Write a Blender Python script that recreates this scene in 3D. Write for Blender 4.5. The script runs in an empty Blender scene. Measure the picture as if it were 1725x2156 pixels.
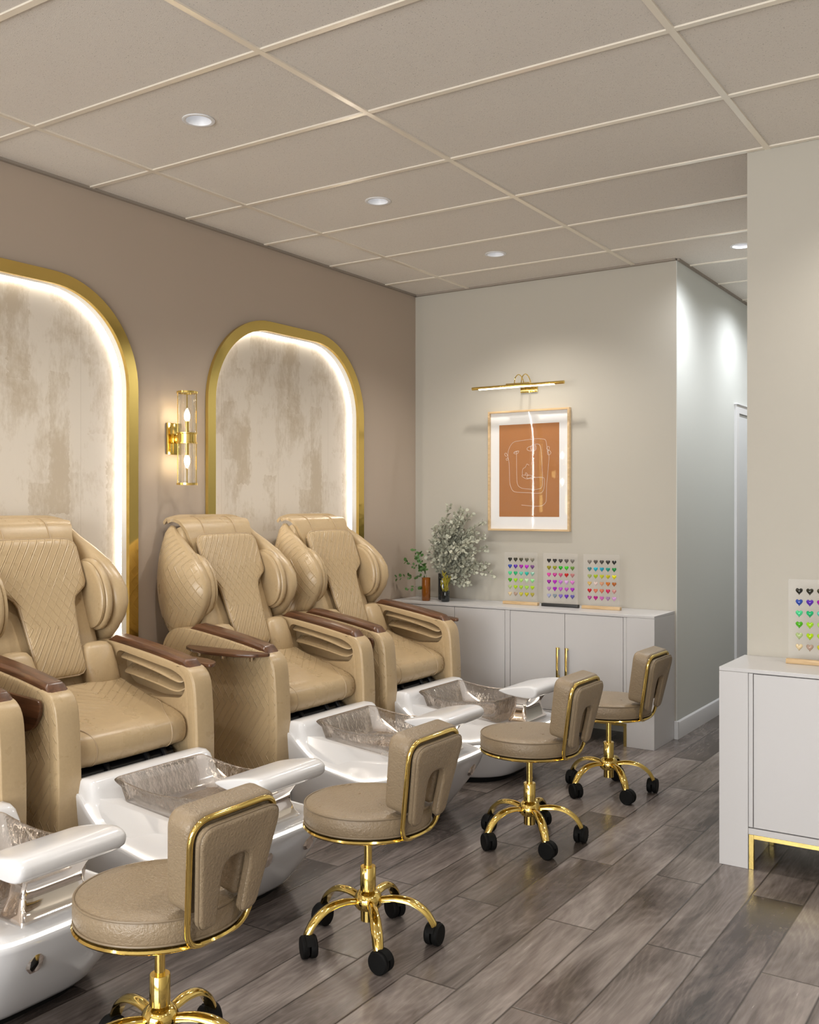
import bpy, bmesh, math, random
from mathutils import Vector, Matrix, Quaternion
R = math.radians
random.seed(7)
scene = bpy.context.scene
col = scene.collection

# ------------------------------------------------------------------ materials
class NT:
    def __init__(self, name):
        self.m = bpy.data.materials.new(name); self.m.use_nodes = True
        self.t = self.m.node_tree; self.t.nodes.clear()
        self.out = self.t.nodes.new('ShaderNodeOutputMaterial')
    def n(self, typ, **kw):
        o = self.t.nodes.new(typ)
        for k, v in kw.items(): setattr(o, k, v)
        return o
    def l(self, a, b): self.t.links.new(a, b)
    def put(self, sock, v):
        if isinstance(v, bpy.types.NodeSocket): self.l(v, sock)
        elif v is not None: sock.default_value = v
    def math(self, op, a, b=None, c=None, clamp=False):
        o = self.n('ShaderNodeMath', operation=op, use_clamp=clamp)
        self.put(o.inputs[0], a)
        if b is not None: self.put(o.inputs[1], b)
        if c is not None: self.put(o.inputs[2], c)
        return o.outputs[0]
    def coord(self, which='Object'):
        return self.n('ShaderNodeTexCoord').outputs[which]
    def xyz(self, v):
        s = self.n('ShaderNodeSeparateXYZ'); self.l(v, s.inputs[0]); return s.outputs
    def vec(self, x, y, z):
        c = self.n('ShaderNodeCombineXYZ')
        for i, a in enumerate((x, y, z)): self.put(c.inputs[i], a)
        return c.outputs[0]
    def mapping(self, v, scale=(1,1,1), loc=(0,0,0)):
        m = self.n('ShaderNodeMapping'); self.l(v, m.inputs[0])
        m.inputs['Scale'].default_value = scale; m.inputs['Location'].default_value = loc
        return m.outputs[0]
    def noise(self, v, scale, detail=2, rough=.5, dist=0):
        o = self.n('ShaderNodeTexNoise'); self.l(v, o.inputs['Vector'])
        o.inputs['Scale'].default_value = scale; o.inputs['Detail'].default_value = detail
        o.inputs['Roughness'].default_value = rough; o.inputs['Distortion'].default_value = dist
        return o.outputs[0]
    def ramp(self, f, stops):
        o = self.n('ShaderNodeValToRGB'); self.l(f, o.inputs[0])
        e = o.color_ramp.elements
        while len(e) < len(stops): e.new(.5)
        for el, (p, c) in zip(e, stops):
            el.position = p; el.color = c if len(c) == 4 else (*c, 1)
        return o.outputs[0]
    def mix(self, f, a, b, typ='RGBA', blend='MIX'):
        o = self.n('ShaderNodeMix', data_type=typ, blend_type=blend)
        ins = [i for i in o.inputs if i.enabled]
        self.put(ins[0], f); self.put(ins[1], a); self.put(ins[2], b)
        return [x for x in o.outputs if x.enabled][0]
    def bump(self, h, strength=.3, dist=.01, normal=None):
        o = self.n('ShaderNodeBump'); self.l(h, o.inputs['Height'])
        o.inputs['Strength'].default_value = strength; o.inputs['Distance'].default_value = dist
        if normal is not None: self.l(normal, o.inputs['Normal'])
        return o.outputs[0]
    def bsdf(self, color=None, rough=.5, metal=0, spec=.5, normal=None, coat=0, **kw):
        p = self.n('ShaderNodeBsdfPrincipled')
        if color is not None: self.put(p.inputs['Base Color'], (*color, 1) if isinstance(color, tuple) and len(color) == 3 else color)
        self.put(p.inputs['Roughness'], rough); self.put(p.inputs['Metallic'], metal)
        p.inputs['Specular IOR Level'].default_value = spec
        p.inputs['Coat Weight'].default_value = coat
        p.inputs['Coat Roughness'].default_value = .08
        if normal is not None: self.l(normal, p.inputs['Normal'])
        for k, v in kw.items(): self.put(p.inputs[k.replace('_', ' ')], v)
        self.l(p.outputs[0], self.out.inputs[0])
        return p

def simple(name, color, rough=.5, metal=0, spec=.5, coat=0):
    t = NT(name); t.bsdf(color, rough, metal, spec, coat=coat); return t.m

def emis(name, color, strength):
    t = NT(name); e = t.n('ShaderNodeEmission'); e.inputs[0].default_value = (*color, 1); e.inputs[1].default_value = strength
    t.l(e.outputs[0], t.out.inputs[0]); return t.m

def thin_glass(name, tint=(1,1,1), fac=.12, rough=.02, fres=.3):
    t = NT(name)
    tr = t.n('ShaderNodeBsdfTransparent'); tr.inputs[0].default_value = (*tint, 1)
    gl = t.n('ShaderNodeBsdfGlossy'); gl.inputs['Roughness'].default_value = rough
    lw = t.n('ShaderNodeLayerWeight'); lw.inputs[0].default_value = .35
    f = t.math('ADD', t.math('MULTIPLY', lw.outputs['Fresnel'], fres), fac, clamp=True)
    mx = t.n('ShaderNodeMixShader'); t.l(f, mx.inputs[0]); t.l(tr.outputs[0], mx.inputs[1]); t.l(gl.outputs[0], mx.inputs[2])
    t.l(mx.outputs[0], t.out.inputs[0]); return t.m

def wall_paint(name, color):
    t = NT(name); co = t.coord()
    h = t.noise(co, 260, 3, .6)
    c = t.mix(t.math('MULTIPLY', t.noise(co, 1.3, 2), .12), (*color, 1), tuple(x * .9 for x in color) + (1,))
    t.bsdf(c, .55, spec=.35, normal=t.bump(h, .06, .002)); return t.m

def leather(name, color, quilt=None, rough=.29, grain=.12, spec=.45, grain_scale=420, gdist=.002):
    t = NT(name); co = t.coord()
    n1 = t.noise(co, 9, 4, .65); n2 = t.noise(co, 90, 3, .7)
    a = tuple(x * .84 for x in color) + (1,); b = tuple(min(1, x * 1.14) for x in color) + (1,)
    c = t.mix(t.math('MULTIPLY_ADD', n2, .6, t.math('MULTIPLY', n1, .3), clamp=True), a, b)
    h = t.noise(co, grain_scale, 3, .6)
    nm = t.bump(h, grain, gdist)
    if quilt:
        x, y, z = t.xyz(co)
        if quilt == 'xz': u, w = x, z
        elif quilt == 'yz': u, w = y, z
        else: u, w = x, y
        pp = t.math('PINGPONG', t.math('ADD', w, 2.03), .21)
        def lines(p, sp, width):
            f = t.math('ABSOLUTE', t.math('SUBTRACT', t.math('FRACT', t.math('DIVIDE', p, sp)), .5))
            return t.math('SUBTRACT', 1.0, t.math('DIVIDE', f, width), clamp=True)
        l1 = lines(t.math('ADD', t.math('MULTIPLY', u, .85), t.math('MULTIPLY', pp, .62)), .034, .085)
        l2 = lines(t.math('SUBTRACT', t.math('MULTIPLY', u, .85), t.math('MULTIPLY', w, .62)), .034, .075)
        fade = t.noise(co, 5, 1)
        l2 = t.math('MULTIPLY', l2, t.math('MULTIPLY_ADD', fade, 1.2, -.15, clamp=True))
        q = t.math('MAXIMUM', l1, l2)
        if quilt == 'xy': q = t.math('MULTIPLY', l1, t.math('MULTIPLY', t.math('SUBTRACT', .74, u), 6.0, clamp=True))
        nm = t.bump(q, .7, .0038, nm)
        c = t.mix(t.math('MULTIPLY', q, .42), c, tuple(min(1, x * 1.5) for x in color) + (1,))
    t.bsdf(c, t.math('MULTIPLY_ADD', n1, .16, rough - .08), spec=spec, normal=nm); return t.m

def floor_mat():
    t = NT('grey_oak_planks'); x, y, z = t.xyz(t.coord())
    px = t.math('DIVIDE', t.math('SUBTRACT', x, 2.56 - .1785 * 40), .1785)
    ix = t.math('FLOOR', px); fx = t.math('FRACT', px)
    odd = t.math('MODULO', ix, 2.0)
    py = t.math('DIVIDE', t.math('ADD', t.math('SUBTRACT', y, 3.683 - 1.2 * 20), t.math('MULTIPLY', odd, .6)), 1.2)
    iy = t.math('FLOOR', py); fy = t.math('FRACT', py)
    wn = t.n('ShaderNodeTexWhiteNoise', noise_dimensions='3D'); t.l(t.vec(ix, iy, 3.7), wn.inputs['Vector'])
    rnd = t.xyz(wn.outputs['Color'])
    v = t.vec(t.math('ADD', x, t.math('MULTIPLY', rnd[0], 37.0)), t.math('ADD', y, t.math('MULTIPLY', rnd[1], 53.0)), t.math('MULTIPLY', rnd[2], 11.0))
    big = t.noise(t.mapping(v, (5.5, 1.5, 1)), 1.0, 4, .62, .6)
    grain = t.noise(t.mapping(v, (70, 5, 1)), 1.0, 4, .7, .3)
    # cathedral rings: contour lines of a stretched noise field
    ringf = t.noise(t.mapping(v, (5.0, 1.1, 1)), 1.0, 1, .4)
    ring = t.math('PINGPONG', t.math('MULTIPLY', t.math('ADD', ringf, t.math('MULTIPLY', grain, .012)), 44), 1.0)
    ring = t.math('POWER', ring, 2.0)
    val = t.math('ADD', t.math('MULTIPLY', big, .92), t.math('MULTIPLY', grain, .38))
    val = t.math('ADD', val, t.math('MULTIPLY', ring, .058))
    val = t.math('ADD', val, t.math('MULTIPLY_ADD', rnd[0], .26, -.13))
    c = t.ramp(val, [(.44, (.036, .027, .024)), (.60, (.100, .080, .073)), (.78, (.200, .168, .155)), (1.0, (.34, .297, .275))])
    tint = t.mix(t.math('MULTIPLY', rnd[2], .25), c, (.135, .115, .09, 1))
    ex = t.math('MULTIPLY', t.math('MINIMUM', fx, t.math('SUBTRACT', 1.0, fx)), .1785)
    ey = t.math('MULTIPLY', t.math('MINIMUM', fy, t.math('SUBTRACT', 1.0, fy)), 1.2)
    e = t.math('MINIMUM', ex, ey)
    gap = t.math('SUBTRACT', 1.0, t.math('DIVIDE', e, .005), clamp=True)
    c2 = t.mix(gap, tint, (.03, .022, .018, 1))
    h = t.math('SUBTRACT', t.math('MULTIPLY', grain, .25), t.math('MULTIPLY', gap, 1.0))
    t.bsdf(c2, t.math('MULTIPLY_ADD', grain, .16, .16), spec=.5, normal=t.bump(h, .25, .002)); return t.m

def ceiling_mat():
    t = NT('ceiling_tile'); co = t.coord()
    sp = t.noise(co, 170, 2, .6)
    c = t.ramp(sp, [(.30, (.44, .41, .375)), (.37, (.80, .76, .71))])
    c2 = t.mix(t.math('MULTIPLY', t.noise(co, 60, 3), .35), c, (.66, .62, .575, 1))
    t.bsdf(c2, .9, spec=.1, normal=t.bump(t.noise(co, 320, 3, .7), .45, .004)); return t.m

def plaster_mat():
    t = NT('mottled_plaster'); co = t.coord(); x, y, z = t.xyz(co)
    v = t.vec(0.0, y, z)
    wob = t.math('MULTIPLY', t.noise(v, 40, 3), .05)
    col_i = t.math('FLOOR', t.math('DIVIDE', t.math('ADD', y, wob), .11))
    row_i = t.math('FLOOR', t.math('DIVIDE', t.math('ADD', t.math('ADD', z, wob), t.math('MULTIPLY', col_i, .137)), .33))
    wn = t.n('ShaderNodeTexWhiteNoise', noise_dimensions='2D'); t.l(t.vec(col_i, row_i, 0.0), wn.inputs['Vector'])
    soft = t.noise(t.mapping(v, (1, 4.6, 3.0)), 1.0, 5, .66, .3)
    fine = t.noise(t.mapping(v, (1, 60, 22)), 1.0, 4, .75)
    val = t.math('ADD', t.math('MULTIPLY', soft, .8), t.math('ADD', t.math('MULTIPLY', wn.outputs['Value'], .16), t.math('MULTIPLY', fine, .30)))
    m = t.ramp(val, [(.60, (0, 0, 0)), (.78, (1, 1, 1))])
    c = t.mix(t.math('MULTIPLY', m, .62), (.68, .62, .54, 1), (.41, .325, .215, 1))
    seam = t.math('ABSOLUTE', t.math('SUBTRACT', t.math('FRACT', t.math('DIVIDE', t.math('SUBTRACT', y, 4.02), .48)), .5))
    s = t.math('SUBTRACT', 1.0, t.math('DIVIDE', t.math('SUBTRACT', .5, seam), .006), clamp=True)
    c = t.mix(t.math('MULTIPLY', s, .35), c, (.40, .33, .24, 1))
    t.bsdf(c, .6, spec=.3, normal=t.bump(fine, .12, .002)); return t.m

def wood(name, dark, light, axis=0, scale=1.0, rough=.3):
    t = NT(name); co = t.coord()
    s = [26 * scale, 26 * scale, 26 * scale]; s[axis] = 2.2 * scale
    g = t.noise(t.mapping(co, tuple(s)), 1.0, 4, .65, .5)
    s2 = [160 * scale] * 3; s2[axis] = 8 * scale
    g2 = t.noise(t.mapping(co, tuple(s2)), 1.0, 3, .6)
    c = t.ramp(t.math('MULTIPLY_ADD', g2, .3, t.math('MULTIPLY', g, .8)), [(.36, dark), (.72, light)])
    t.bsdf(c, rough, spec=.5, normal=t.bump(g2, .08, .001)); return t.m

def bowl_glass():
    t = NT('hammered_glass'); co = t.coord()
    h = t.math('ADD', t.noise(t.mapping(co, (20, 20, 8)), 1.0, 3, .6), t.math('MULTIPLY', t.noise(co, 55, 2), .2))
    nm = t.bump(h, .9, .014)
    g = t.n('ShaderNodeBsdfGlass'); g.inputs['Color'].default_value = (.98, .94, .91, 1); g.inputs['Roughness'].default_value = .0; g.inputs['IOR'].default_value = 1.47
    tr = t.n('ShaderNodeBsdfTransparent'); tr.inputs[0].default_value = (.955, .915, .875, 1)
    gl = t.n('ShaderNodeBsdfGlossy'); gl.inputs['Roughness'].default_value = .03; gl.inputs['Color'].default_value = (.95, .91, .86, 1)
    lw = t.n('ShaderNodeLayerWeight'); lw.inputs[0].default_value = .30
    for sck in (g.inputs['Normal'], gl.inputs['Normal']): t.l(nm, sck)
    m1 = t.n('ShaderNodeMixShader'); t.l(t.math('MULTIPLY_ADD', lw.outputs['Fresnel'], .85, .03, clamp=True), m1.inputs[0]); t.l(t.mix(t.math('POWER', lw.outputs['Facing'], 2.2), (.985, .962, .94, 1), (.58, .43, .30, 1)), tr.inputs[0]); t.l(tr.outputs[0], m1.inputs[1]); t.l(gl.outputs[0], m1.inputs[2])
    m2 = t.n('ShaderNodeMixShader'); m2.inputs[0].default_value = .22; t.l(m1.outputs[0], m2.inputs[1]); t.l(g.outputs[0], m2.inputs[2])
    t.l(m2.outputs[0], t.out.inputs[0]); return t.m

def gold_mat():
    t = NT('polished_gold'); co = t.coord()
    t.bsdf((.84, .63, .20), .10, 1.0, normal=t.bump(t.noise(co, 30, 1), .02, .002)); return t.m

TAN = (.465, .345, .200); TAUPE = (.265, .20, .128)
M = dict(
    taupe=wall_paint('taupe_wall_paint', (.455, .375, .305)), cream=wall_paint('cream_wall_paint', (.49, .462, .405)),
    lit_wall=wall_paint('lit_wall_paint', (.62, .635, .61)), ceil=ceiling_mat(), floor=floor_mat(),
    grid=simple('painted_grid_metal', (.92, .86, .76), .28, .35), trim=simple('white_trim_paint', (.72, .72, .735), .35),
    tan=leather('tan_leather', TAN), tan_quilt=leather('tan_quilted_leather', TAN, 'xz'), tan_pad=leather('tan_quilted_pad', TAN, 'yz'),
    tan_seat=leather('tan_quilted_seat', TAN, 'xy'), seam=leather('tan_piping', (.43, .32, .20), rough=.4),
    taupe_l=leather('taupe_leather', TAUPE, rough=.30, grain=.7, grain_scale=130, gdist=.004), taupe_pipe=leather('taupe_piping', (.22, .165, .105), rough=.4),
    gold=gold_mat(), goldf=simple('brushed_gold', (.80, .61, .21), .24, 1.0),
    walnut=wood('walnut', (.035, .014, .007), (.155, .068, .032), 0, 1.0, .28), oak=wood('pale_oak', (.50, .33, .16), (.72, .53, .31), 0, 1.5, .45),
    gloss=simple('white_gloss_acrylic', (.70, .70, .715), .12, 0, .5, .4), pad=simple('white_cushion', (.72, .72, .735), .2, 0, .5, .2),
    black=simple('black_rubber', (.006, .006, .006), .6, 0, .12), black_m=simple('black_metal', (.01, .01, .012), .3),
    glass=bowl_glass(), chrome=simple('champagne_chrome', (.86, .80, .75), .07, 1.0), acrylic=None,
    tube=thin_glass('sconce_glass', (.99, .99, .985), .0, .02, .30), picglass=thin_glass('picture_glass', (1, 1, 1), .018, .03, .10),
    led=emis('niche_led', (1, .93, .82), 58), tubled=emis('tub_led', (1, .90, .76), 4.2), bulb=emis('warm_bulb', (1, .82, .52), 60),
    piclight=emis('picture_led', (1, .90, .70), 7), down=emis('downlight_lens', (.95, .97, 1), 1.4),
    plaster=plaster_mat(), reveal=simple('white_reveal', (.78, .77, .74), .5), white=simple('white_lacquer', (.575, .565, .57), .28),
    fixture=simple('white_fixture', (.78, .79, .82), .4), mat=simple('white_mat_board', (.90, .90, .91), .8),
    terra=None, line=simple('chalk_line', (.80, .72, .66), .8), amber=None, smoke=None, leafgrey=None, leafgreen=None,
    stem=simple('brown_stem', (.07, .042, .022), .7), yellow=simple('yellow_green_succulent', (.30, .25, .02), .6),
    dark_bar=simple('charcoal_wood', (.025, .025, .025), .5), door=simple('white_door_paint', (.70, .72, .74), .4),
    edge=simple('shadow_line_trim', (.30, .26, .22), .7), win=thin_glass('window_glass', (.98, .99, .99), .04), groove=simple('recess_shadow_gap', (.08, .075, .07), .8),
)
def _terra():
    t = NT('terracotta_print'); co = t.coord()
    c = t.mix(t.noise(co, 240, 3, .7), (.36, .145, .05, 1), (.50, .225, .09, 1)); t.bsdf(c, .85, spec=.2); return t.m
M['terra'] = _terra()
def _acrylic():
    t = NT('clear_acrylic')
    a = t.n('ShaderNodeBsdfTransparent'); d = t.n('ShaderNodeBsdfPrincipled'); d.inputs['Base Color'].default_value = (.92, .90, .94, 1); d.inputs['Roughness'].default_value = .1
    m = t.n('ShaderNodeMixShader'); m.inputs[0].default_value = .05; t.l(a.outputs[0], m.inputs[1]); t.l(d.outputs[0], m.inputs[2]); t.l(m.outputs[0], t.out.inputs[0]); return t.m
M['acrylic'] = _acrylic()
def _tinted(name, c, rough=.05):
    t = NT(name); t.bsdf(c, rough, spec=.6, Transmission_Weight=.55, coat=.3); return t.m
M['amber'] = _tinted('amber_glass', (.42, .13, .008)); M['smoke'] = _tinted('smoked_glass', (.02, .026, .028))
def _leaf(name, a, b, rough):
    t = NT(name); c = t.mix(t.noise(t.coord(), 38, 2), (*a, 1), (*b, 1)); t.bsdf(c, rough, spec=.4); return t.m
M['leafgrey'] = _leaf('dusty_leaf', (.30, .31, .23), (.56, .56, .47), .42); M['leafgreen'] = _leaf('green_leaf', (.02, .06, .012), (.12, .24, .07), .35)

# ------------------------------------------------------------------ geometry
class G:
    def __init__(self): self.v = []; self.f = []
    def add(self, vs, fs):
        o = len(self.v); self.v += [Vector(p) for p in vs]; self.f += [tuple(i + o for i in f) for f in fs]; return self
    def box(self, x0, x1, y0, y1, z0, z1):
        return self.add([(x, y, z) for x in (x0, x1) for y in (y0, y1) for z in (z0, z1)],
                        [(0, 1, 3, 2), (4, 6, 7, 5), (0, 4, 5, 1), (2, 3, 7, 6), (0, 2, 6, 4), (1, 5, 7, 3)])
    def loft(self, rings, cap=True, closed=False):
        n = len(rings[0]); o = len(self.v); m = len(rings)
        for r in rings: self.v += [Vector(p) for p in r]
        for i in range(m if closed else m - 1):
            a = o + i * n; b = o + ((i + 1) % m) * n
            for j in range(n):
                k = (j + 1) % n; self.f.append((a + j, a + k, b + k, b + j))
        if cap and not closed:
            self.f.append(tuple(o + j for j in reversed(range(n)))); self.f.append(tuple(o + (m - 1) * n + j for j in range(n)))
        return self
    def tube(self, path, r, n=10, closed=False, cap=True):
        P = [Vector(p) for p in path]; m = len(P); rad = r if isinstance(r, (list, tuple)) else [r] * m
        T = []
        for i in range(m):
            a = P[(i - 1) % m] if closed or i else P[i]; b = P[(i + 1) % m] if closed or i < m - 1 else P[i]
            T.append((b - a).normalized())
        u = T[0].orthogonal().normalized(); rings = []
        for i in range(m):
            if i:
                q = T[i - 1].rotation_difference(T[i]); u = (q @ u); u = (u - T[i] * u.dot(T[i])).normalized()
            w = T[i].cross(u)
            rings.append([P[i] + (u * math.cos(2 * math.pi * j / n) + w * math.sin(2 * math.pi * j / n)) * rad[i] for j in range(n)])
        return self.loft(rings, cap, closed)
    def lathe(self, prof, n=40, c=(0, 0, 0)):
        c = Vector(c)
        return self.loft([[c + Vector((r * math.cos(2 * math.pi * j / n), r * math.sin(2 * math.pi * j / n), z)) for j in range(n)] for r, z in prof])
    def prism(self, poly, fn, a, b):
        n = len(poly); o = len(self.v)
        self.v += [Vector(fn(p, a)) for p in poly] + [Vector(fn(p, b)) for p in poly]
        self.f += [tuple(range(o + n - 1, o - 1, -1)), tuple(range(o + n, o + 2 * n))]
        self.f += [(o + j, o + (j + 1) % n, o + n + (j + 1) % n, o + n + j) for j in range(n)]
        return self

def build(name, g, mat, parent=None, bevel=0, seg=2, bang=40, sharp=38, smooth=True, loc=None, kind=None, label=None):
    bm = bmesh.new()
    vs = [bm.verts.new(p) for p in g.v]
    for f in g.f:
        try: bm.faces.new([vs[i] for i in f])
        except ValueError: pass
    bmesh.ops.remove_doubles(bm, verts=bm.verts, dist=1e-5)
    bmesh.ops.recalc_face_normals(bm, faces=bm.faces)
    if bevel:
        es = [e for e in bm.edges if len(e.link_faces) == 2 and e.calc_face_angle(0) > R(bang)]
        bmesh.ops.bevel(bm, geom=es, offset=bevel, segments=seg, profile=.5, affect='EDGES', clamp_overlap=True)
    me = bpy.data.meshes.new(name); bm.to_mesh(me); bm.free()
    me.materials.append(mat)
    if smooth:
        for p in me.polygons: p.use_smooth = True
        me.set_sharp_from_angle(angle=R(sharp))
    o = bpy.data.objects.new(name, me); col.objects.link(o)
    if parent: o.parent = parent
    if loc: o.location = loc
    if kind: o['kind'] = kind
    if label: o['label'] = label
    return o

def struct(name, g, mat, **kw): return build(name, g, mat, kind='structure', **kw)
def tag(o, label, cat, group=None):
    o['label'] = label; o['category'] = cat
    if group: o['group'] = group
    return o
def thing(name, label, cat, loc=(0, 0, 0), rz=0, group=None):
    o = bpy.data.objects.new(name, None); col.objects.link(o); o.empty_display_size = .1
    o.location = loc; o.rotation_euler = (0, 0, rz); return tag(o, label, cat, group)
def copy_tree(o, parent=None):
    c = o.copy(); col.objects.link(c)
    if parent: c.parent = parent
    for ch in list(o.children): copy_tree(ch, c)
    return c

def cat_closed(pts, k=4):
    P = [Vector(p) for p in pts]; n = len(P); out = []
    for i in range(n):
        a, b, c, d = P[i - 1], P[i], P[(i + 1) % n], P[(i + 2) % n]
        for j in range(k):
            t = j / k
            out.append(.5 * ((2 * b) + (c - a) * t + (2 * a - 5 * b + 4 * c - d) * t * t + (3 * b - a - 3 * c + d) * t ** 3))
    return out
def cat_open(pts, k=6):
    P = [Vector(p) for p in pts]; n = len(P); out = []
    for i in range(n - 1):
        a, b, c, d = P[max(i - 1, 0)], P[i], P[i + 1], P[min(i + 2, n - 1)]
        for j in range(k):
            t = j / k
            out.append(.5 * ((2 * b) + (c - a) * t + (2 * a - 5 * b + 4 * c - d) * t * t + (3 * b - a - 3 * c + d) * t ** 3))
    out.append(P[-1]); return out
def interp(tab, x):
    if x <= tab[0][0]: return tab[0][1]
    for (a, va), (b, vb) in zip(tab, tab[1:]):
        if x <= b:
            t = (x - a) / (b - a); return va + (vb - va) * t
    return tab[-1][1]
def smooth_interp(tab, x):
    if x <= tab[0][0]: return tab[0][1]
    for (a, va), (b, vb) in zip(tab, tab[1:]):
        if x <= b:
            t = (x - a) / (b - a); t = t * t * (3 - 2 * t); return va + (vb - va) * t
    return tab[-1][1]
def round_poly(pts, r, k=5):
    n = len(pts); out = []; rr = r if isinstance(r, (list, tuple)) else [r] * n
    for i in range(n):
        a, b, c = Vector(pts[i - 1]), Vector(pts[i]), Vector(pts[(i + 1) % n])
        u = (a - b); w = (c - b); d = min(rr[i], u.length * .49, w.length * .49)
        p, q = b + u.normalized() * d, b + w.normalized() * d
        for j in range(k + 1):
            t = j / k; out.append((p * (1 - t) ** 2 + b * 2 * t * (1 - t) + q * t * t))
    return out
def superring(c, a, b, n=28, e=3.0):
    c, a, b = Vector(c), Vector(a), Vector(b); out = []
    for j in range(n):
        t = 2 * math.pi * j / n; x, y = math.cos(t), math.sin(t)
        out.append(c + a * math.copysign(abs(x) ** (2 / e), x) + b * math.copysign(abs(y) ** (2 / e), y))
    return out
def boolean_cut(o, cutters):
    for c in cutters:
        m = o.modifiers.new('cut', 'BOOLEAN'); m.object = c; m.operation = 'DIFFERENCE'; m.solver = 'EXACT'
    dg = bpy.context.evaluated_depsgraph_get()
    me = bpy.data.meshes.new_from_object(o.evaluated_get(dg)); o.modifiers.clear()
    old = o.data; o.data = me; me.name = old.name
    me.set_sharp_from_angle(angle=R(38))
    for c in cutters: bpy.data.objects.remove(c)
    return o

# ------------------------------------------------------------------ the room
CH = 2.9285; YB = 5.926; YR = 4.32; XC = 1.897; XR = 2.735; XE = 5.7; YF = -3.2; YE = 9.0
struct('floor', G().box(-.1, XE + .1, YF - .1, YE + .1, -.1, 0), M['floor'], smooth=False)
ceil = struct('ceiling', G().box(-.1, XE + .1, YF - .1, YE + .1, CH, CH + .1), M['ceil'], smooth=False)
boolean_cut(ceil, [build('lamp_cutter', G().lathe([(.056, CH - .02), (.056, CH + .06)], 32, (x, y, 0)), M['ceil']) for x, y in ((1.03, 2.78), (1.03, 4.00), (1.03, 5.22), (2.31, 5.84))])
g = G()
for k in range(-1, 5):
    x = .4375 + 1.1915 * k
    if .02 < x < XE: g.box(x - .012, x + .012, YF, YE, CH - .007, CH + .004)
xs = [0] + [.4375 + 1.1915 * k for k in range(0, 6) if .4375 + 1.1915 * k < XE] + [XE]
for k in range(-9, 11):
    y = 2.470 + .6112 * k
    if YF < y < YE:
        for a, b in zip(xs, xs[1:]): g.box(a + .012, b - .012, y - .012, y + .012, CH - .006, CH + .004)
struct('ceiling_grid', g, M['grid'], smooth=False)
g = G().box(0, .02, YF, YB, CH - .012, CH).box(0, XC, YB - .02, YB, CH - .012, CH).box(XC, XC + .02, YB, YE, CH - .012, CH)
struct('trim_1', g, M['edge'], smooth=False)

# left wall, with the two arched niches open in it
def arch(y0, y1, top, r, z0=0.0, n=18):
    pts = [(y0, z0), (y0, top - r)]
    pts += [(y0 + r - r * math.cos(a), top - r + r * math.sin(a)) for a in [math.pi / 2 * i / n for i in range(1, n + 1)]]
    pts += [(y1 - r + r * math.sin(a), top - r + r * math.cos(a)) for a in [math.pi / 2 * i / n for i in range(0, n)]]
    pts += [(y1, top - r), (y1, z0)]
    return pts
NICHES = [(3.844, 5.270), (1.936, 3.362)]
ZT = 2.49; RO = .50; FW = .058
wall = build('wall_left', G().box(-.12, 0, YF, YB, 0, CH), M['taupe'], kind='structure', smooth=False)
cut = []
for a, b in NICHES:
    p = arch(a + FW - .022, b - FW + .022, ZT - FW + .022, RO - FW + .022, -.02)
    cut.append(build('niche_cutter', G().prism(p, lambda q, t: (t, q[0], q[1]), -.062, .05), M['taupe'], smooth=False))
boolean_cut(wall, cut)
for i, (a, b) in enumerate(NICHES):
    root = thing('backlit_niche', ['gold framed arched niche with backlit plaster panel beside the cream wall',
                                   'gold framed arched niche with backlit plaster panel cut by the edge of view'][i], 'wall niche', (0, a, 0), 0, 'backlit arched niches')
    w = b - a
    outer = arch(0, w, ZT, RO, .001); inner = arch(FW, w - FW, ZT - FW, RO - FW, .001)
    def strip(pa, pb, x0, x1):
        # solid band between two matching outlines
        return G().loft([[(x0, p[0], p[1]), (x1, p[0], p[1]), (x1, q[0], q[1]), (x0, q[0], q[1])] for p, q in zip(pa, pb)])
    build('gold_frame', strip(outer, inner, .001, .022), M['gold'], root, sharp=30)
    def inset(d, z0=.001): return arch(FW + d, w - FW - d, ZT - FW - d, RO - FW - d, z0)
    build('reveal', strip(inset(-.006), inset(.0), -.036, .0015), M['reveal'], root, sharp=30)
    build('plaster_panel', G().prism(inset(-.021), lambda q, t: (t, q[0], q[1]), -.061, -.055), M['plaster'], root, smooth=False)
    # the light strip is tucked behind the lip of the reveal and washes the panel
    build('light_strip', G().tube([(-.047, p[0], p[1]) for p in inset(-.010, .02)], .004, 6), M['led'], root)

struct('wall_back', G().box(-.12, XC - .0, YB, YB + .12, 0, CH), M['cream'], smooth=False)
struct('wall_corridor', G().box(XC - .12, XC, YB + .12, YE, 0, CH).box(XC, XC + .004, YB, YE, 0, CH), M['lit_wall'], smooth=False)  # paint made lighter and cooler to carry the tone of the corridor lighting
struct('wall_right', G().box(XR, XE, YR, YR + .12, 0, CH).box(XR, XR + .12, YR + .12, YE, 0, CH), M['cream'], smooth=False)
struct('wall_end', G().box(XC, XR, YE, YE + .1, 0, CH), M['cream'], smooth=False)
struct('wall_side', G().box(XE, XE + .12, YF, YR, 0, CH), M['cream'], smooth=False)
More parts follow.
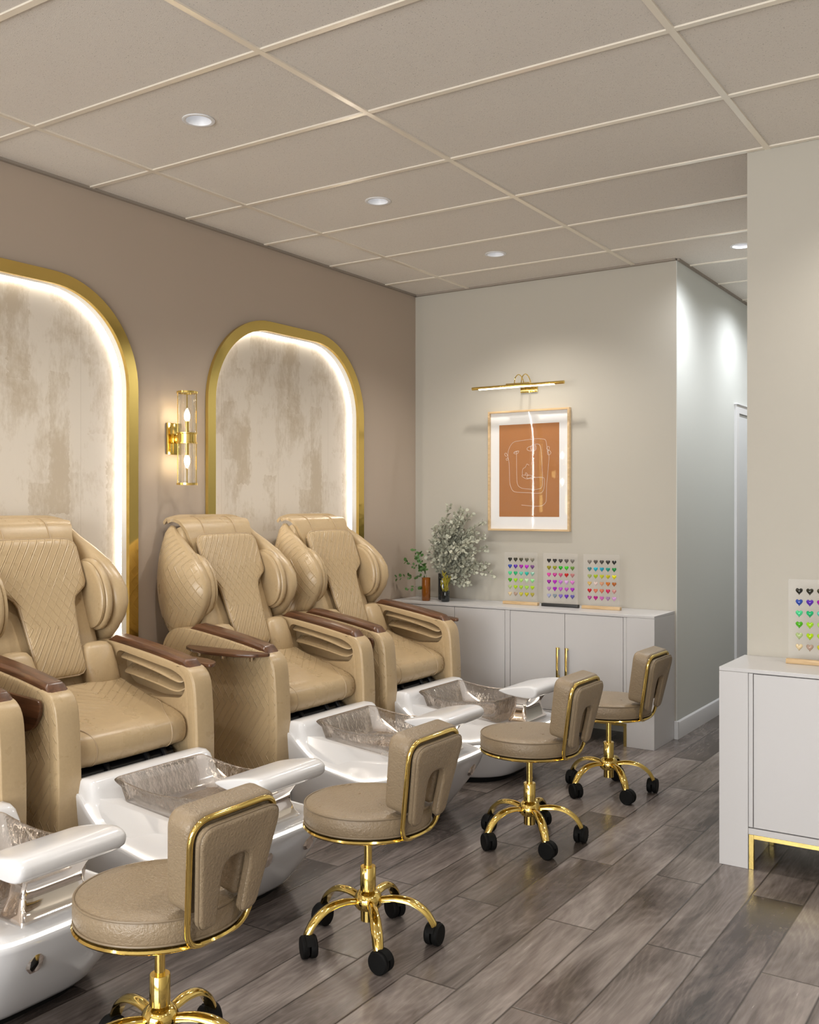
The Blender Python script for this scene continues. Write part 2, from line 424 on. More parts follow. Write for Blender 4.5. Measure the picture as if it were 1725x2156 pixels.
# unseen shop front behind the camera: a glazed opening added for daylight
g = G().box(-.1, XE + .1, YF - .12, YF, 0, .25).box(-.1, XE + .1, YF - .12, YF, 2.55, CH).box(-.1, .7, YF - .12, YF, .25, 2.55).box(5.3, XE + .1, YF - .12, YF, .25, 2.55)
struct('wall_front', g, M['cream'], smooth=False)
w1 = struct('window_1', G().box(.7, 5.3, YF - .07, YF - .064, .25, 2.55), M['win'], smooth=False)
g = G()
for x in (.7, 2.2, 3.75, 5.26): g.box(x, x + .04, YF - .1, YF - .03, .25, 2.55)
build('window_frame', g.box(.7, 5.3, YF - .1, YF - .03, .25, .29).box(.7, 5.3, YF - .1, YF - .03, 2.51, 2.55), M['trim'], w1, smooth=False)
g = G().prism([(0, 0), (.016, 0), (.016, .088), (.013, .10), (.006, .108), (0, .108)], lambda q, t: (XC + q[0], t, q[1]), YB + .0, 7.195)
struct('baseboard_corridor', g, M['trim'], sharp=25)
struct('baseboard_back', G().box(1.889, XC + .016, YB - .014, YB, 0, .108), M['trim'], smooth=False)
# corridor door in its casing
d = struct('door_1', G().box(XC + .001, XC + .012, 7.275, 8.14, 0, 2.085), M['door'], smooth=False)
g = G().box(XC, XC + .022, 7.197, 7.262, 0, 2.15).box(XC, XC + .022, 8.15, 8.215, 0, 2.15).box(XC, XC + .022, 7.262, 8.15, 2.09, 2.15)
g.box(XC, XC + .014, 7.262, 7.275, 0, 2.09).box(XC, XC + .03, 7.19, 8.22, 2.15, 2.158)
build('door_frame', g, M['trim'], d, bevel=.002, smooth=False)

# recessed downlights, plus spots added without fixtures
def spot(name, loc, energy, size=128, blend=.75, color=(1, .93, .84), rad=.05, parent=None):
    L = bpy.data.lights.new(name, 'SPOT'); L.energy = energy; L.spot_size = R(size); L.spot_blend = blend; L.color = color; L.shadow_soft_size = rad
    o = bpy.data.objects.new(name, L); col.objects.link(o); o.location = loc
    if parent: o.parent = parent
    return o
def downlight(x, y, label, warm=True, energy=62):
    t = thing('recessed_downlight', label, 'ceiling light', (x, y, CH), 0, 'recessed ceiling downlights')
    build('trim_ring', G().loft([[(r * math.cos(2 * math.pi * j / 40), r * math.sin(2 * math.pi * j / 40), z) for j in range(40)]
          for r, z in [(.054, -.0005), (.064, -.0008), (.064, -.004), (.058, -.006), (.050, -.004), (.036, .035), (.036, .04), (.052, .04), (.054, -.0005)]], cap=False), M['fixture'], t)
    build('lens', G().lathe([(.0355, .036), (.0355, .039)], 32), M['down'], t)
    spot('downlight_or_fill', (0, 0, -.012), energy, 128 if warm else 160, .8 if warm else 1.0, (1, .94, .86) if warm else (.93, .96, 1), .045, t)
    return t
DL = [(1.03, 2.78, 'white recessed downlight first and largest of the row above the chairs', True, 54),
      (1.03, 4.00, 'white recessed downlight in the middle of the row along the taupe wall', True, 54),
      (1.03, 5.22, 'white recessed downlight over the chairs, the one beside the cream wall', True, 54),
      (2.31, 5.84, 'white recessed downlight at the corridor mouth, half hidden by the wall corner', False, 62)]
for a in DL: downlight(*a)
for x, y, e in ((2.31, 7.06, 62), (2.31, 8.2, 62), (1.03, 1.56, 52), (1.03, .34, 52), (3.50, 3.90, 50), (4.8, 3.85, 50), (3.4, 1.4, 58), (3.4, -.6, 58), (5.1, 1.9, 62), (5.1, .4, 62), (5.1, -1.2, 55), (1.03, -1.1, 45)):  # some are unseen spots, added to brighten the side wall and corridor
    spot('downlight_or_fill', (x, y, CH - .012), e, 160 if x == 2.31 else 128, 1.0 if x == 2.31 else .8, (1, .95, .88) if x != 2.31 else (.93, .96, 1), .05)

# ------------------------------------------------------------------ wall sconce
s = thing('wall_sconce', 'gold double wall sconce with clear glass tubes and lit candle bulbs', 'wall lamp', (0, 3.61, 1.765))
build('back_plate', G().box(0.001, .016, -.048, .048, -.082, .082), M['gold'], s, bevel=.003)
build('arm', G().box(.016, .055, -.012, .012, -.016, .016).box(.014, .03, -.02, .02, -.026, .026), M['gold'], s, bevel=.002)
SX = .105
g = G().lathe([(.002, -.028), (.053, -.028), (.053, -.022), (.048, -.020), (.048, .020), (.053, .022), (.053, .028), (.002, .028)], 48, (SX, 0, 0))
build('collar', g, M['gold'], s)
for sg in (1, -1):
    zt = .235 * sg
    build('end_ring', G().loft([[(SX + r * math.cos(2 * math.pi * j / 48), r * math.sin(2 * math.pi * j / 48), zt + z) for j in range(48)] for r, z in [(.040, -.005), (.054, -.005), (.054, .005), (.040, .005)]], cap=False, closed=True), M['gold'], s)
    a, b = sorted((.029 * sg, zt - .005 * sg))
    build('glass_tube', G().loft([[(SX + r * math.cos(2 * math.pi * j / 40), r * math.sin(2 * math.pi * j / 40), z) for j in range(40)] for r, z in [(.040, a), (.044, a), (.044, b), (.040, b)]], cap=False, closed=True), M['tube'], s)
    for q in range(4):
        an = math.pi / 4 + q * math.pi / 2
        build('gold_rod', G().tube([(SX + .047 * math.cos(an), .047 * math.sin(an), a), (SX + .047 * math.cos(an), .047 * math.sin(an), b)], .0022, 8), M['gold'], s)
    build('candle_sleeve', G().lathe([(.0105, .02 * sg), (.0105, .088 * sg)], 20, (SX, 0, 0)), M['gold'], s)
    build('bulb', G().lathe([(.006, .088 * sg), (.013, .10 * sg), (.0155, .115 * sg), (.012, .132 * sg), (.005, .148 * sg), (.001, .156 * sg)], 20, (SX, 0, 0)), M['bulb'], s)

# ------------------------------------------------------------------ framed picture and its light
p = thing('framed_picture', 'oak framed line drawing of a face on terracotta paper, hung on the cream wall', 'picture', (.905, YB, 1.6575))
W, H = .299, .4025
def frame_band(w, h, t, y0, y1):
    o = [(-w, -h), (w, -h), (w, h), (-w, h)]; i = [(-w + t, -h + t), (w - t, -h + t), (w - t, h - t), (-w + t, h - t)]
    return G().loft([[(a[0], y0, a[1]), (a[0], y1, a[1]), (b[0], y1, b[1]), (b[0], y0, b[1])] for a, b in zip(o, i)], closed=True)
build('frame', frame_band(W, H, .013, -.032, -.001), M['oak'], p, bevel=.0015, smooth=False)
build('mat_board', G().box(-W + .008, W - .008, -.012, -.004, -H + .008, H - .008), M['mat'], p, smooth=False)
build('print', G().box(-.2205, .2205, -.0135, -.012, -.308, .309), M['terra'], p, smooth=False)
build('glass', G().box(-W + .011, W - .011, -.026, -.0245, -H + .011, H - .011), M['picglass'], p, smooth=False)
def artpt(x, y):  # sketch grid of the drawing (0..698 by 0..1095 over the print)
    return ((x - 462) / 698 * .441 - .2205, -.0145, .309 - (y - 735) / 1077 * .617)
strokes = [
    [(728, 1675), (800, 1682), (880, 1690), (960, 1685), (1005, 1650), (1015, 1600), (1020, 1450), (1030, 1330), (1045, 1150), (1042, 1080)],
    [(1042, 1080), (1025, 1060), (1050, 1050), (1068, 1080), (1045, 1103), (1028, 1085), (1040, 1050), (1020, 1030), (1032, 1005), (1050, 1015), (1040, 1060)],
    [(1030, 1060), (1020, 990), (1005, 930), (960, 915), (860, 912), (740, 925), (650, 935), (605, 970), (575, 1030), (567, 1100), (580, 1180), (585, 1300), (590, 1420), (620, 1500), (670, 1525), (800, 1533), (920, 1540), (970, 1525), (990, 1470), (992, 1375), (960, 1357), (880, 1360), (790, 1372), (745, 1350), (735, 1330), (790, 1330), (850, 1335), (840, 1355), (800, 1368), (790, 1345), (805, 1330), (780, 1300), (770, 1330)],
    [(567, 1100), (545, 1065), (528, 1075), (540, 1100), (560, 1100)], [(565, 1118), (545, 1135), (555, 1152), (568, 1140), (565, 1118)],
    [(690, 1045), (650, 1050), (636, 1070), (670, 1078), (694, 1058), (690, 1045), (640, 1065)], [(668, 1045), (670, 1200), (672, 1330), (680, 1430), (720, 1475), (800, 1490), (900, 1495), (960, 1475), (972, 1400), (965, 1200), (955, 1050), (935, 980), (880, 975), (845, 990), (835, 1020), (850, 1045), (890, 1040), (900, 1005), (880, 978)],
    [(868, 985), (872, 1040), (858, 1060), (855, 1150), (845, 1200)], [(850, 990), (800, 1010), (795, 1035), (830, 1050), (860, 1040)],
    [(815, 1215), (790, 1200), (775, 1235), (745, 1255), (738, 1300), (740, 1325)], [(885, 985), (885, 1030)],
]
g = G()
for st in strokes: g.tube(cat_open([artpt(*q) for q in st], 4), .0011, 5)
build('drawn_line', g, M['line'], p)
pl = thing('picture_light', 'slim gold picture light with lit tube mounted above the framed drawing', 'picture light', (.905, YB, 2.203))
PY = -.183
build('wall_plate', G().box(-.062, .062, -.012, -.001, -.028, .014), M['gold'], pl, bevel=.002)
build('tube_body', G().tube([(-.333, PY, 0), (.333, PY, 0)], .0105, 16), M['gold'], pl)
build('lit_lens', G().box(-.282, .268, PY - .009, PY + .006, -.0125, -.004), M['piclight'], pl, bevel=.002)
build('mount_bar', G().box(-.085, .085, PY + .004, PY + .02, .004, .018), M['gold'], pl, bevel=.002)
for sx in (-.025, .025):
    build('curved_arm', G().tube(cat_open([(sx, PY + .012, .014), (sx, PY + .025, .055), (sx, PY + .075, .082), (sx, PY + .13, .06), (sx, -.012, -.005)], 7), .0035, 8), M['gold'], pl)
L = bpy.data.lights.new('picture_glow', 'AREA'); L.shape = 'RECTANGLE'; L.size = .55; L.size_y = .012; L.energy = .25; L.color = (1, .92, .78)
o = bpy.data.objects.new('picture_glow', L); col.objects.link(o); o.parent = pl; o.location = (0, PY + .003, -.016); o.rotation_euler = (R(22), 0, 0)

# ------------------------------------------------------------------ cabinets
CZ = .779
def pull(name, x, y, z0, z1, parent):
    build('handle', G().box(x - .006, x + .006, y - .034, y - .024, z0, z1).box(x - .006, x + .006, y - .026, y, z0 + .004, z0 + .016).box(x - .006, x + .006, y - .026, y, z1 - .016, z1 - .004), M['gold'], parent, bevel=.001)
def cabinet(label, x0, x1, yf, yb, doors, leg_end, handles, feet):
    t = thing('sideboard', label, 'cabinet', (0, 0, 0), 0, 'white sideboards with gold feet')
    build('top_panel', G().box(x0, x1, yf, yb, CZ - .015, CZ), M['white'], t, bevel=.0012, seg=1)
    a, b = leg_end
    build('side_panel', G().box(a, b, yf, yb, 0, CZ - .0155), M['white'], t, bevel=.0012, seg=1)
    lo, hi = (x0, a) if a > (x0 + x1) / 2 else (b, x1)
    build('carcass', G().box(lo + .002, hi - .002, yf + .022, yb - .004, .137, CZ - .017), M['white'], t, smooth=False)
    build('bottom_board', G().box(lo + .001, hi - .001, yf, yf + .021, .136, .160), M['white'], t, bevel=.001, seg=1)
    for q, (d0, d1) in enumerate(doors):
        dr = build('door', G().box(d0 + .0015, d1 - .0015, yf + .002, yf + .0215, .164, CZ - .0185), M['white'], t, bevel=.001, seg=1)
        if q in handles: pull('handle', handles[q], yf + .002, .368, .556, dr)
    edges = sorted(doors); prev = lo
    for d0, d1 in edges + [(hi, hi)]:
        if d0 - prev > .008: build('stile', G().box(prev + .0012, d0 - .0012, yf + .0015, yf + .0215, .164, CZ - .0165), M['white'], t, bevel=.001, seg=1)
        prev = d1
    build('gold_rail', G().box(lo + .001, hi - .001, yf + .004, yf + .02, .118, .1358), M['goldf'], t, bevel=.001, seg=1)
    for f in feet: build('leg', G().box(f, f + .019, yf + .003, yf + .02, 0, .1355), M['goldf'], t, bevel=.001, seg=1)
    for f in feet: build('leg', G().box(f, f + .019, yb - .05, yb - .03, 0, .1365), M['goldf'], t, bevel=.001, seg=1)
    return t
cabinet('long white sideboard with gold bar handles under the framed drawing', .02, 1.888, 5.562, YB - .002,
        [(.165, .540), (.540, .912), (.949, 1.323), (1.323, 1.698)], (1.719, 1.888), {2: 1.285, 3: 1.344}, (.04, .92, 1.6985))
cabinet('white cabinet with a closed door against the near cream wall, cut by the view edge', 2.725, 4.20, 3.939, YR - .002,
        [(2.856, 3.36), (3.36, 3.86)], (2.725, 2.837), {}, (2.8385, 3.9))

# ------------------------------------------------------------------ colour charts
def heart_outline(n=22):
    pts = []
    for i in range(n):
        t = 2 * math.pi * i / n
        pts.append((16 * math.sin(t) ** 3, 13 * math.cos(t) - 5 * math.cos(2 * t) - 2 * math.cos(3 * t) - math.cos(4 * t)))
    return pts
HO = heart_outline()
hm = {}
def heart_mesh(rgb, nm):
    if rgb in hm: return hm[rgb]
    lin = tuple((c / 255) ** 2.2 for c in rgb)
    m = simple('nail_polish_' + nm, lin, .14, 0, .5, .5)
    rings = []
    for k, y in ((1.0, 0), (.97, -.003), (.82, -.0065), (.5, -.0095), (.18, -.0105)):
        rings.append([(px * k * .00088, y, (pz * k + 1.5) * .00100) for px, pz in HO])
    hm[rgb] = (G().loft(rings), m); return hm[rgb]
def names_of(c):
    import colorsys
    h, s_, v = colorsys.rgb_to_hsv(*[x / 255 for x in c])
    if s_ < .22: return 'black' if v < .25 else ('dark grey' if v < .5 else ('grey' if v < .75 else 'pale'))
    for lim, n in ((.03, 'red'), (.10, 'orange'), (.17, 'yellow'), (.26, 'lime'), (.42, 'green'), (.53, 'teal'), (.66, 'blue'), (.76, 'violet'), (.88, 'magenta'), (.96, 'pink'), (1.1, 'red')):
        if h <= lim: return ('pale ' if s_ < .45 else '') + n
BL = lambda b: [(20, 20, 22), (38, 34, 34), (60, 56, 54), (86, 82, 78), (118, 112, 106)] if b else [(22, 24, 14), (40, 40, 26), (66, 64, 44), (92, 90, 76), (120, 116, 100)]
C1 = [BL(0), [(40, 72, 165), (86, 40, 170), (160, 10, 165), (185, 0, 200), (110, 65, 125)], [(70, 205, 140), (20, 175, 110), (90, 200, 175), (0, 180, 165), (135, 185, 165)],
      [(75, 170, 20), (150, 205, 30), (165, 215, 100), (195, 225, 180), (150, 225, 150)], [(170, 190, 130), (165, 205, 5), (165, 205, 60), (160, 210, 80), (165, 205, 10)], [(215, 195, 155), (170, 145, 130), (190, 185, 60), (185, 180, 5), (165, 155, 55)]]
C2 = [BL(1), [(140, 135, 15), (145, 150, 10), (15, 165, 15), (50, 195, 15), (95, 135, 50)], [(215, 70, 165), (190, 50, 145), (200, 85, 125), (190, 5, 5), (180, 115, 115)],
      [(150, 0, 155), (180, 10, 190), (190, 110, 210), (205, 160, 215), (205, 115, 195)], [(175, 125, 180), (160, 0, 185), (185, 85, 195), (180, 80, 190), (160, 0, 180)], [(160, 165, 200), (125, 140, 155), (120, 100, 190), (95, 25, 180), (85, 80, 155)]]
C3 = [BL(1)[::-1], [(70, 125, 130), (10, 165, 190), (10, 145, 175), (10, 140, 125), (10, 130, 60)], [(160, 170, 100), (160, 185, 5), (185, 190, 45), (190, 180, 15), (215, 210, 10)],
      [(205, 175, 105), (215, 195, 190), (205, 150, 115), (195, 105, 30), (165, 85, 10)], [(190, 0, 25), (210, 115, 85), (200, 105, 75), (200, 5, 80), (190, 130, 125)], [(160, 75, 140), (175, 0, 130), (190, 95, 175), (155, 120, 165), (200, 150, 205)]]
def chart(label, x, y, colors, bar):
    t = thing('nail_colour_chart', label, 'colour chart', (x, y, CZ + .0005), 0, 'nail colour charts on stands')
    build('base', G().box(-.126, .126, -.012, .020, 0, .019), bar, t, bevel=.0015)
    build('acrylic_panel', G().box(-.119, .119, .002, .006, .0185, .340), M['acrylic'], t, smooth=False)
    for r in range(6):
        for c in range(5):
            rgb = colors[r][c]; gg, m = heart_mesh(rgb, 'r%dc%d' % (r, c))
            build('heart_swatch', gg, m, t, loc=((c - 2) * .0405 + .004, .0015, .2915 - r * .0448), label=names_of(rgb) + ' heart')
chart('nail colour chart on a pale oak bar beside the eucalyptus vase', .9185, 5.768, C1, M['oak'])
chart('nail colour chart on a charcoal bar, middle one of the three on the sideboard', 1.198, 5.768, C2, M['dark_bar'])
chart('nail colour chart on a pale oak bar at the open end of the sideboard', 1.4755, 5.768, C3, M['oak'])
chart('nail colour chart on the separate near cabinet, partly out of view', 3.053, 4.178, C1, M['oak'])

# ------------------------------------------------------------------ vases and plants
def vase(name, label, x, y, r, h, mat, n=8, wall=.004, cat='vase'):
    rot = math.pi / n
    def ring(rr, z): return [(rr * math.cos(2 * math.pi * j / n + rot), rr * math.sin(2 * math.pi * j / n + rot), z) for j in range(n)]
    o = build(name, G().loft([ring(r * .88, 0), ring(r, .008), ring(r, h), ring(r - wall, h), ring(r - wall, .012)]), mat, None, bevel=.002, bang=25, seg=2, loc=(x, y, CZ + .0005), sharp=30)
    return tag(o, label, cat)
vase('faceted_vase', 'amber glass faceted vase holding a green sprig on the sideboard', .258, 5.66, .030, .157, M['amber'])
vase('tall_vase', 'tall dark smoked vase holding the grey eucalyptus bouquet', .322, 5.775, .034, .182, M['smoke'], 10)
vase('small_pot', 'small dark pot with a yellow green succulent on the sideboard', .407, 5.668, .029, .071, M['smoke'], 14, cat='pot')
def leaf(g, pos, d, nrm, s):
    d = d.normalized(); side = d.cross(nrm).normalized(); up = side.cross(d).normalized()
    shape = [(0, 0, 0), (.30, .42, .05), (.72, .50, .10), (1.05, .25, .10), (1.15, 0, .06), (1.05, -.25, .10), (.72, -.50, .10), (.30, -.42, .05)]
    vs = [pos + (d * a + side * b + up * c) * s for a, b, c in shape] + [pos + (d * .65 + up * 0.0) * s]
    vs += [v - up * .0006 for v in vs]
    fs = [(i, (i + 1) % 8, 8) for i in range(8)] + [((i + 1) % 8 + 9, i + 9, 17) for i in range(8)]
    fs += [(i, i + 9, (i + 1) % 8 + 9, (i + 1) % 8) for i in range(8)]
    g.add(vs, fs)
def plant(name, label, cat, base, tips, mats, leafsize, dens, stem_r, start=.35, droop=.02, sub=0):
    t = thing(name, label, cat, base)
    gs, gl = G(), G(); rng = random.Random(len(tips) * 3 + 5)
    def branch(a, b, bulge, r, st):
        mid = (a + b) / 2 + bulge
        pts = cat_open([a, a.lerp(mid, .55) + bulge * .12, mid, b], 7)
        gs.tube(pts, [r * (1 - .75 * i / (len(pts) - 1)) for i in range(len(pts))], 5)
        L = sum((pts[i + 1] - pts[i]).length for i in range(len(pts) - 1)); k = max(2, int(L * dens))
        for i in range(k):
            f = st + (1 - st) * (i + rng.random() * .6) / k; idx = min(int(f * (len(pts) - 1)), len(pts) - 2)
            pos = pts[idx].lerp(pts[idx + 1], f * (len(pts) - 1) - idx)
            ax = (pts[idx + 1] - pts[idx]).normalized()
            for sg in (1, -1):
                o = Vector((rng.uniform(-1, 1), rng.uniform(-1, 1), rng.uniform(-.6, .6)))
                dd = (o.cross(ax) * sg + ax * .4)
                if dd.length < .1: continue
                leaf(gl, pos + dd.normalized() * .004, dd, Vector((rng.uniform(-1, 1), rng.uniform(-1, .2), rng.uniform(-.2, 1))), leafsize * rng.uniform(.65, 1.15))
        return pts
    for tip in tips:
        tip = Vector(tip); a = Vector((rng.uniform(-.008, .008), rng.uniform(-.008, .008), 0))
        d = tip - a
        pts = branch(a, tip, Vector((-d.x * .28, -d.y * .1, abs(d.x) * .25 + .02)), stem_r, start)
        for q in range(sub):
            p0 = pts[int(len(pts) * rng.uniform(.35, .75))]
            q1 = p0 + (tip - p0) * rng.uniform(.4, .7) + Vector((rng.uniform(-.07, .07), rng.uniform(-.05, .04), rng.uniform(-.05, .07)))
            branch(p0, q1, Vector((0, 0, .01)), stem_r * .5, .25)
    build('stems', gs, M['stem'], t); build('leaves', gl, mats, t, sharp=60)
    return t
# stems start inside the vase, just above its floor
B0 = Vector((.322, 5.775, CZ + .02))
tips = [(.397, 5.73, 1.43), (.492, 5.74, 1.405), (.555, 5.76, 1.37), (.635, 5.78, 1.31), (.275, 5.74, 1.285), (.315, 5.80, 1.33), (.265, 5.72, 1.13), (.69, 5.74, 1.14), (.735, 5.76, .965), (.56, 5.73, .90),
        (.46, 5.72, .975), (.66, 5.79, 1.03), (.60, 5.70, 1.20), (.50, 5.68, 1.12), (.42, 5.69, 1.22), (.53, 5.82, 1.26), (.68, 5.72, 1.22), (.60, 5.74, 1.05), (.45, 5.78, 1.32), (.38, 5.70, 1.15)]
plant('eucalyptus_bouquet', 'airy grey green eucalyptus bouquet standing in the tall dark vase', 'plant', B0, [Vector(t) - B0 for t in tips], M['leafgrey'], .0225, 62, .0022, .45, sub=5)
B1 = Vector((.258, 5.66, CZ + .02))
tips = [(.199, 5.66, 1.10), (.17, 5.65, 1.12), (.03, 5.64, .925), (.095, 5.65, 1.04), (.13, 5.62, .855), (.243, 5.66, .99)]
plant('eucalyptus_sprig', 'thin green leafy sprig drooping from the amber vase', 'plant', B1, [Vector(t) - B1 for t in tips], M['leafgreen'], .0225, 24, .0013, .62)
g = G(); rng = random.Random(3)
t = thing('succulent', 'yellow green upright succulent growing in the small dark pot', 'plant', (.407, 5.668, CZ + .015))
for i in range(9):
    a = 2 * math.pi * i / 9 + rng.uniform(-.3, .3); rr = .004 + .010 * (i % 3) / 2; hh = rng.uniform(.10, .155) if i != 4 else .178
    x, y = rr * math.cos(a), rr * math.sin(a); sp = rng.uniform(1.2, 2.1)
    pts = cat_open([(x * .5, y * .5, 0), (x, y, hh * .5), (x * sp, y * sp, hh * .8), (x * sp * 1.15, y * sp * 1.15, hh)], 4)
    g.tube(pts, .0034, 6)
    for q in range(7):
        k = rng.randrange(5, len(pts)); b = rng.uniform(0, 2 * math.pi); ln = rng.uniform(.012, .022)
        p = pts[k]; g.tube([p, p + Vector((math.cos(b) * ln * .6, math.sin(b) * ln * .6, ln * .5)), p + Vector((math.cos(b) * ln * .7, math.sin(b) * ln * .7, ln * 1.2))], .0030, 5)
build('branching_stem', g, M['yellow'], t)

# ------------------------------------------------------------------ technician stools
def make_stool():
    t = thing('technician_stool', 'x', 'stool')
    build('seat', G().lathe([(.02, .392), (.192, .393), (.203, .400), (.208, .42), (.208, .445), (.203, .457), (.192, .463), (.15, .4655), (.08, .467), (.01, .467)], 64), M['taupe_l'], t)
    for r, z in ((.2045, .4575), (.2055, .402)):
        build('piping', G().tube([(r * math.cos(2 * math.pi * j / 64), r * math.sin(2 * math.pi * j / 64), z) for j in range(64)], .0032, 8, closed=True), M['taupe_pipe'], t)
    build('seat_ring', G().lathe([(.02, .380), (.195, .380), (.207, .383), (.211, .388), (.207, .393), (.02, .393)], 64), M['gold'], t)
    fx = lambda z: .195 + .20 * (z - .385)
    loop = round_poly([(-.098, .385), (.098, .385), (.147, .702), (-.147, .702)], [.055, .055, .062, .062], 8)
    build('back_frame', G().tube([(fx(q[1]), q[0], q[1]) for q in loop], .0075, 12, closed=True), M['gold'], t)
    def u_poly(wb, wt, z0, z1, sw, zs, r):
        out = [(-wb, z0), (-sw, z0), (-sw * 1.2, zs), (sw * 1.2, zs), (sw, z0), (wb, z0), (wt, z1), (-wt, z1)]
        return round_poly(out, [.028, .020, .040, .040, .020, .028, r, r], 6)
    nf = Vector((1, 0, -.2)).normalized()
    def place(q, n): return (fx(q[1]) + nf.x * n, q[0], q[1] + nf.z * n)
    build('backrest', G().prism(u_poly(.108, .153, .468, .712, .040, .598, .05), place, -.078, -.0015), M['taupe_l'], t, bevel=.014, seg=4, bang=60, sharp=50)
    build('back_panel', G().prism(u_poly(.094, .139, .440, .692, .040, .600, .05), place, .003, .030), M['taupe_l'], t, bevel=.010, seg=4, bang=60, sharp=50)
    o = u_poly(.0945, .1395, .4395, .6925, .0395, .6005, .05)
    build('piping', G().tube([place(q, .0215) for q in o], .0024, 6, closed=True), M['taupe_pipe'], t)
    build('gas_shaft', G().lathe([(.013, .235), (.013, .365), (.035, .372), (.06, .381)], 28), M['gold'], t)
    build('column', G().lathe([(.012, .247), (.024, .247), (.0255, .245), (.0255, .168), (.020, .166)], 32), M['gold'], t)
    build('hub', G().lathe([(.012, .172), (.026, .171), (.040, .160), (.047, .143), (.046, .125), (.036, .112), (.0245, .110), (.0245, .073), (.008, .073)], 40), M['gold'], t)
    for k in range(5):
        a = R(26.3 + 72 * k); ca, sa = math.cos(a), math.sin(a)
        prof = cat_open([(.036, 0, .139), (.09, 0, .146), (.145, 0, .137), (.188, 0, .108), (.211, 0, .074), (.217, 0, .056)], 5)
        rings = []
        for i, c in enumerate(prof):
            nx = prof[min(i + 1, len(prof) - 1)] - prof[max(i - 1, 0)]; tn = nx.normalized(); up = Vector((0, 1, 0)).cross(tn) * -1
            f = i / (len(prof) - 1); hw = .013 + .005 * math.sin(f * math.pi * .9); hh = .011
            ring = []
            for (sx, sy) in ((-1, -.6), (-.95, .1), (-.6, .75), (0, 1), (.6, .75), (.95, .1), (1, -.6), (.5, -.75), (-.5, -.75)):
                v = c + Vector((0, 1, 0)) * hw * sx + up * hh * sy
                ring.append((v.x * ca - v.y * sa, v.x * sa + v.y * ca, v.z))
            rings.append(ring)
        build('leg', G().loft(rings), M['gold'], t, sharp=50)
        sw = a + R((70, 60, 100, 80, 45)[k])   # each caster swivels its own way
        wx, wy = math.cos(sw), math.sin(sw); c0 = Vector((.211 * ca, .211 * sa, 0)); wc = c0 + Vector((wx, wy, 0)) * .010
        g = G().tube([(c0.x, c0.y, .040), (c0.x, c0.y, .066)], .008, 10)
        top = []
        for i in range(9):
            th = R(20 + 140 * i / 8); top.append((math.cos(th) * .038, math.sin(th) * .038))
        ax = Vector((-wy, wx, 0))
        cast = build('caster', g.loft([[wc + Vector((wx, wy, 0)) * (u * k2) + Vector((0, 0, .035 + w * k2)) + ax * s2 for k2, s2 in ((1, -.012), (1, .012), (.86, .012), (.86, -.012))] for u, w in top]), M['black'], t, sharp=50)
        g = G()
        for s2 in (-1, 1):
            rings = []
            for off, rr in ((.003, .028), (.003, .0325), (.007, .035), (.020, .035), (.024, .0315), (.0245, .012)):
                rings.append([wc + Vector((0, 0, .035)) + ax * off * s2 + (Vector((wx, wy, 0)) * math.cos(2 * math.pi * j / 28) + Vector((0, 0, 1)) * math.sin(2 * math.pi * j / 28)) * rr for j in range(28)])
            g.loft(rings)
        build('wheel', g, M['black'], cast, sharp=40)
    return t
stool0 = make_stool()
SL = ['taupe and gold stool with its castor feet cut off by the bottom of view',
      'taupe and gold stool with five castors, second from the bottom of view',
      'taupe and gold stool third along the row, before the last foot bath',
      'taupe and gold stool furthest along the row, against the long sideboard']
for i, y in enumerate((1.712, 2.598, 3.764, 4.640)):
    s_ = stool0 if i == 0 else copy_tree(stool0)
    s_.location = (1.98, y, 0); s_['label'] = SL[i]; s_['group'] = 'technician stools in a row'

